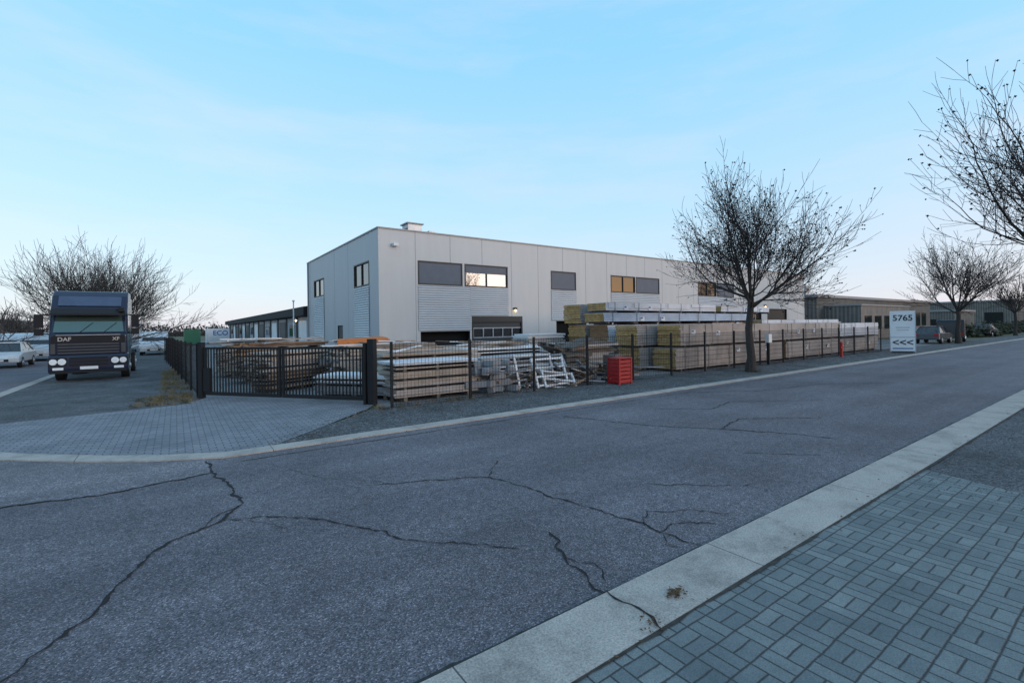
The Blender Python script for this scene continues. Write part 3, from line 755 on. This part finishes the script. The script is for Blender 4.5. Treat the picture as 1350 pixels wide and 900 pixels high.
car('parked_car',(-9.9,33.5,0),0,CARG); car('parked_car',(-10.8,58,0),0,CARG); car('parked_car',(-5.9,70,0),0,CARW)
car('parked_van',(-10.4,49,0),0,CARW,True); car('parked_van',(-2.0,59,0),0,CARW,True); car('parked_car',(-8.4,57,0),0,CARG)
car('parked_car',(56,12.2,0),math.radians(90),CARG); car('parked_van',(62,12.6,0),math.radians(100),CARG,True)
car('parked_car',(92,7.4,0),math.radians(90),CARR); car('parked_car',(80,13,0),math.radians(90),CARG)
car('parked_car',(76,18,0),math.radians(40),CARW)
def container(name,x0,x1,y0,y1,h,mt,label=None):
    e=empty(name,(x0,y0,0)); m=MB(); m.box(0,x1-x0,0,y1-y0,.15,h,mt)
    k=.1
    while k<x1-x0-.1: m.box(k,k+.08,-.03,-.002,.25,h-.1,mt); k+=.25
    m.box(0,x1-x0,-.035,-.002,h-.09,h+.02,mt); m.box(0,x1-x0,.05,.3,0,.148,BLACK)
    m.build('container_body').parent=e
    if label: text('label',label,1.0,((x1-x0)*.6,-.04,1.3),(math.pi/2,0,0),BLUEM,e)
container('shipping_container',1.0,2.9,80,86,2.2,GREEN)
container('cargo_container',3.9,6.9,86,90,2.3,WHITE,'ECO')
# ---------------------------------------------------------------- trees
def tree(name,base,trunk_h,r0,lens,kids,seed,elev=(25,80),nlimb=7,seeds=0,bark=BARK,twig=TWIG,up=.3,rmin=.006,fork=.48):
    rn=random.Random(seed); m=MB(); sd=MB()
    def grow(p,d,L,r,lv):
        ns=4 if lv<2 else 3 if lv<4 else 2
        pts=[p.copy()]; q=p.copy(); dd=d.copy()
        for i in range(ns):
            dd=(dd+Vector((rn.gauss(0,.10),rn.gauss(0,.10),rn.gauss(0,.08)+up*.2))).normalized()
            q=q+dd*(L/ns); pts.append(q.copy())
        r1=max(rmin*.7,r*.55)
        sides=7 if lv<1 else 5 if lv<3 else 3
        for i in range(ns):
            a=r+(r1-r)*i/ns; b=r+(r1-r)*(i+1)/ns
            m.tube(pts[i],pts[i+1],a,b,sides,bark if lv<3 else twig)
        if lv>=len(lens)-1:
            if seeds and rn.random()<seeds:
                for _ in range(rn.choice((1,1,2))): sd.octa(q+Vector((rn.gauss(0,.03),rn.gauss(0,.03),-.03)),rn.uniform(.02,.042),SEEDM)
            return
        n=kids[lv]
        for k in range(n):
            t=(.25+.75*(k+rn.random()*.6)/n) if k<n-1 else 1.0
            f=t*ns; i=min(ns-1,int(f)); pos=pts[i].lerp(pts[i+1],f-i)
            ax=Vector((rn.gauss(0,1),rn.gauss(0,1),rn.gauss(0,.8)+.15)); ax-=ax.dot(dd)*dd; ax.normalize()
            ang=math.radians(rn.uniform(25,52)) if k<n-1 else math.radians(rn.uniform(2,14))
            nd=(dd*math.cos(ang)+ax*math.sin(ang)); nd.z+=up*.3; nd.normalize()
            rr=max(rmin,(r+(r1-r)*t)*(.6 if k<n-1 else .9))
            grow(pos,nd,lens[lv+1]*rn.uniform(.75,1.15)*(1.0-.2*(1-t)),rr,lv+1)
    b=Vector(base); q=b; rr=r0
    for i in range(5):
        nq=b+Vector((math.sin(i*1.3+seed)*.04,math.cos(i*1.7+seed)*.04,trunk_h*(i+1)/5))
        m.tube(q-Vector((0,0,.02)),nq,rr*(1.35 if i==0 else 1),rr*.93,10,bark); q=nq; rr*=.93
    for k in range(nlimb):
        az=6.283*k/nlimb*1.0+rn.uniform(-.3,.3); el=math.radians(elev[0]+(elev[1]-elev[0])*((k*0.618)%1.0))
        grow(q-Vector((0,0,rn.uniform(0,.5))),Vector((math.cos(az)*math.cos(el),math.sin(az)*math.cos(el),math.sin(el))),lens[0]*rn.uniform(.92,1.08),rr*fork,0)
    e=empty(name,base)
    for mb,nm in ((m,'branches'),(sd,'seed_clusters')):
        if mb.v:
            o=mb.build(nm,smooth=False); o.parent=e; o.matrix_parent_inverse=Matrix.Translation((-base[0],-base[1],-base[2]))
K=[4,4,4,4]
tree('bare_tree',(19.2,10.1,0),3.0,.17,[2.25,1.7,1.2,.85,.5],[5,5,4,4],3,(15,85),9,.3,up=.26,rmin=.0075)
tree('bare_tree',(20.8,1.0,0),3.2,.19,[2.7,2.0,1.5,1.0,.6],[5,5,4,4],11,(12,85),10,.25,rmin=.0065)
tree('bare_tree',(54,10.6,0),3.0,.2,[2.7,2.0,1.4,1.0,.6],K,5,(15,85),9,.15,rmin=.012)
tree('bare_tree',(-4.2,43,0),1.6,.22,[3.0,2.2,1.6,1.1,.7],[5,4,4,4],8,(8,85),18,0,BARK2,BARK2,up=.2,rmin=.010)
tree('bare_tree',(82,11,0),2.8,.18,[2.2,1.6,1.2,.8],[4,4,4],12,(20,85),9,rmin=.02)
tree('bare_tree',(110,11,0),2.8,.18,[2.2,1.6,1.2,.8],[4,4,4],13,(20,85),9,rmin=.025)
tree('bare_tree',(-13.5,70,0),1.2,.13,[1.8,1.4,1.0,.7],[4,4,4],14,(20,85),8,0,BARK2,BARK2,rmin=.02)
tree('bare_tree',(-9.5,42,0),1.0,.11,[1.5,1.1,.8,.6],[4,4,4],15,(20,85),7,0,BARK2,BARK2,rmin=.014)
def belt(name,p0,p1,h,n,m_,dens=1.0,w=2.5):
    mb=MB(); a=Vector(p0);b=Vector(p1)
    for i in range(n):
        t=R.random(); hh=h*(.6+.25*math.sin(t*37)+.15*math.sin(t*91+1))
        c=a.lerp(b,t)+Vector((R.gauss(0,w),R.gauss(0,w))); z=hh*R.random(); s=h*.13*dens*(1.3-.6*z/h)
        mb.octa((c.x,c.y,z),s*R.uniform(.6,1.3),m_)
        if i%4==0:
            for _ in range(3): mb.tube((c.x,c.y,z*.5),(c.x+R.gauss(0,h*.12),c.y+R.gauss(0,h*.12),z+h*R.uniform(.1,.4)),h*.006,h*.003,3,m_)
    mb.build(name)
belt('hedge',(72,13.5),(140,15),1.8,1500,HEDGE,1.0,.6)
belt('distant_trees',(150,-30),(330,90),7,2600,HEDGE,.9,6)
belt('distant_trees',(-110,230),(30,230),6,4200,BARK2,.45,5)
belt('hedge',(-1.6,66),(-1.0,95),1.4,1500,HEDGE,.6,.4)
belt('shrub',(-14,40),(-13.5,60),1.6,900,HEDGE,.7,.5)
def shed(name,x0,x1,y0,y1,h,mt):
    m=MB(); m.box(x0,x1,y0,y1,0,h,mt); m.box(x0-.2,x1+.2,y0-.2,y1+.2,h+.002,h+.35,TRIM)
    k=x0+2
    while k<x1-3: m.box(k,k+3,y0-.04,y0-.002,.2,h*.6,GREYP); k+=6
    k=y0+2
    while k<y1-3: m.box(x0-.04,x0-.002,k,k+3,1,h*.6,GLD); k+=6
    m.build(name)
shed('distant_warehouse',-75,-32,150,190,5,BRICK); shed('distant_warehouse',-30,-10,190,220,4.5,LWALL)
shed('distant_warehouse',150,185,20,50,6,BRICK); shed('distant_warehouse',120,135,24,42,3.6,BRICK)
# ---------------------------------------------------------------- light
az=Vector((.5,-.85)).normalized(); EL=math.radians(5)
w=bpy.data.worlds.new('World'); scene.world=w; w.use_nodes=True; nt=w.node_tree
for n in list(nt.nodes): nt.nodes.remove(n)
out=nt.nodes.new('ShaderNodeOutputWorld')
sky=nt.nodes.new('ShaderNodeTexSky'); sky.sky_type='NISHITA'; sky.sun_disc=False
sky.sun_elevation=EL; sky.sun_rotation=math.atan2(az.x,az.y); sky.air_density=1.0; sky.dust_density=.6; sky.ozone_density=1.0
b1=nt.nodes.new('ShaderNodeBackground'); b1.inputs[1].default_value=.05; nt.links.new(sky.outputs[0],b1.inputs[0])
tc=nt.nodes.new('ShaderNodeTexCoord'); v=tc.outputs['Generated']
sx=nt.nodes.new('ShaderNodeSeparateXYZ'); nt.links.new(v,sx.inputs[0]); zz=sx.outputs[2]
base=ramp(nt,MT(nt,'MAXIMUM',zz,0),[(0,lin(206,214,232)),(.08,lin(196,217,238)),(.22,lin(177,216,244)),(.5,lin(142,206,244)),(1,lin(150,190,230))])
dot=MT(nt,'ADD',MT(nt,'MULTIPLY',sx.outputs[0],az.x),MT(nt,'MULTIPLY',sx.outputs[1],az.y))
low=MT(nt,'SUBTRACT',1,MT(nt,'MINIMUM',MT(nt,'MULTIPLY',MT(nt,'ABSOLUTE',zz),2.6),1))
pink=MT(nt,'MULTIPLY',MT(nt,'POWER',MT(nt,'MAXIMUM',MT(nt,'ADD',dot,.25),0),1.5),low)
c=mixc(nt,MT(nt,'MINIMUM',MT(nt,'MULTIPLY',pink,.7),1),base,lin(228,207,219))
glow=MT(nt,'MULTIPLY',MT(nt,'POWER',MT(nt,'MAXIMUM',dot,0),5),low)
c=mixc(nt,MT(nt,'MINIMUM',MT(nt,'MULTIPLY',glow,1.3),1),c,lin(255,180,105))
mp=nt.nodes.new('ShaderNodeMapping'); mp.inputs['Scale'].default_value=(1.3,1.3,7); mp.inputs['Rotation'].default_value=(.1,-.06,.4); nt.links.new(v,mp.inputs[0])
cl=ramp(nt,noise(nt,mp.outputs[0],1.9,8,.6),[(.46,(0,0,0)),(.82,(1,1,1))])
c=mixc(nt,MT(nt,'MULTIPLY',cl,.38),c,lin(222,222,236))
b2=nt.nodes.new('ShaderNodeBackground'); b2.inputs[1].default_value=1.06; nt.links.new(c,b2.inputs[0])
ad=nt.nodes.new('ShaderNodeAddShader'); nt.links.new(b1.outputs[0],ad.inputs[0]); nt.links.new(b2.outputs[0],ad.inputs[1]); nt.links.new(ad.outputs[0],out.inputs[0])
sl=bpy.data.lights.new('sun','SUN'); sl.energy=.9; sl.angle=math.radians(25); sl.color=(1,.91,.86)
so=bpy.data.objects.new('sun',sl); scene.collection.objects.link(so)
dv=Vector((az.x*math.cos(.25),az.y*math.cos(.25),math.sin(.25))); so.rotation_euler=dv.to_track_quat('Z','Y').to_euler()
# ---------------------------------------------------------------- camera
cd=bpy.data.cameras.new('camera'); cam=bpy.data.objects.new('camera',cd); scene.collection.objects.link(cam)
cd.sensor_width=36; cd.lens=16.59; cd.shift_y=-20/1350; cd.clip_end=3000; cd.clip_start=.05
cam.matrix_world=Matrix.Translation((0,0,2.0))@Matrix.Rotation(math.radians(-35.5),4,'Z')@Matrix.Rotation(math.radians(90),4,'X')@Matrix.Rotation(math.radians(-.83),4,'Z')
scene.camera=cam
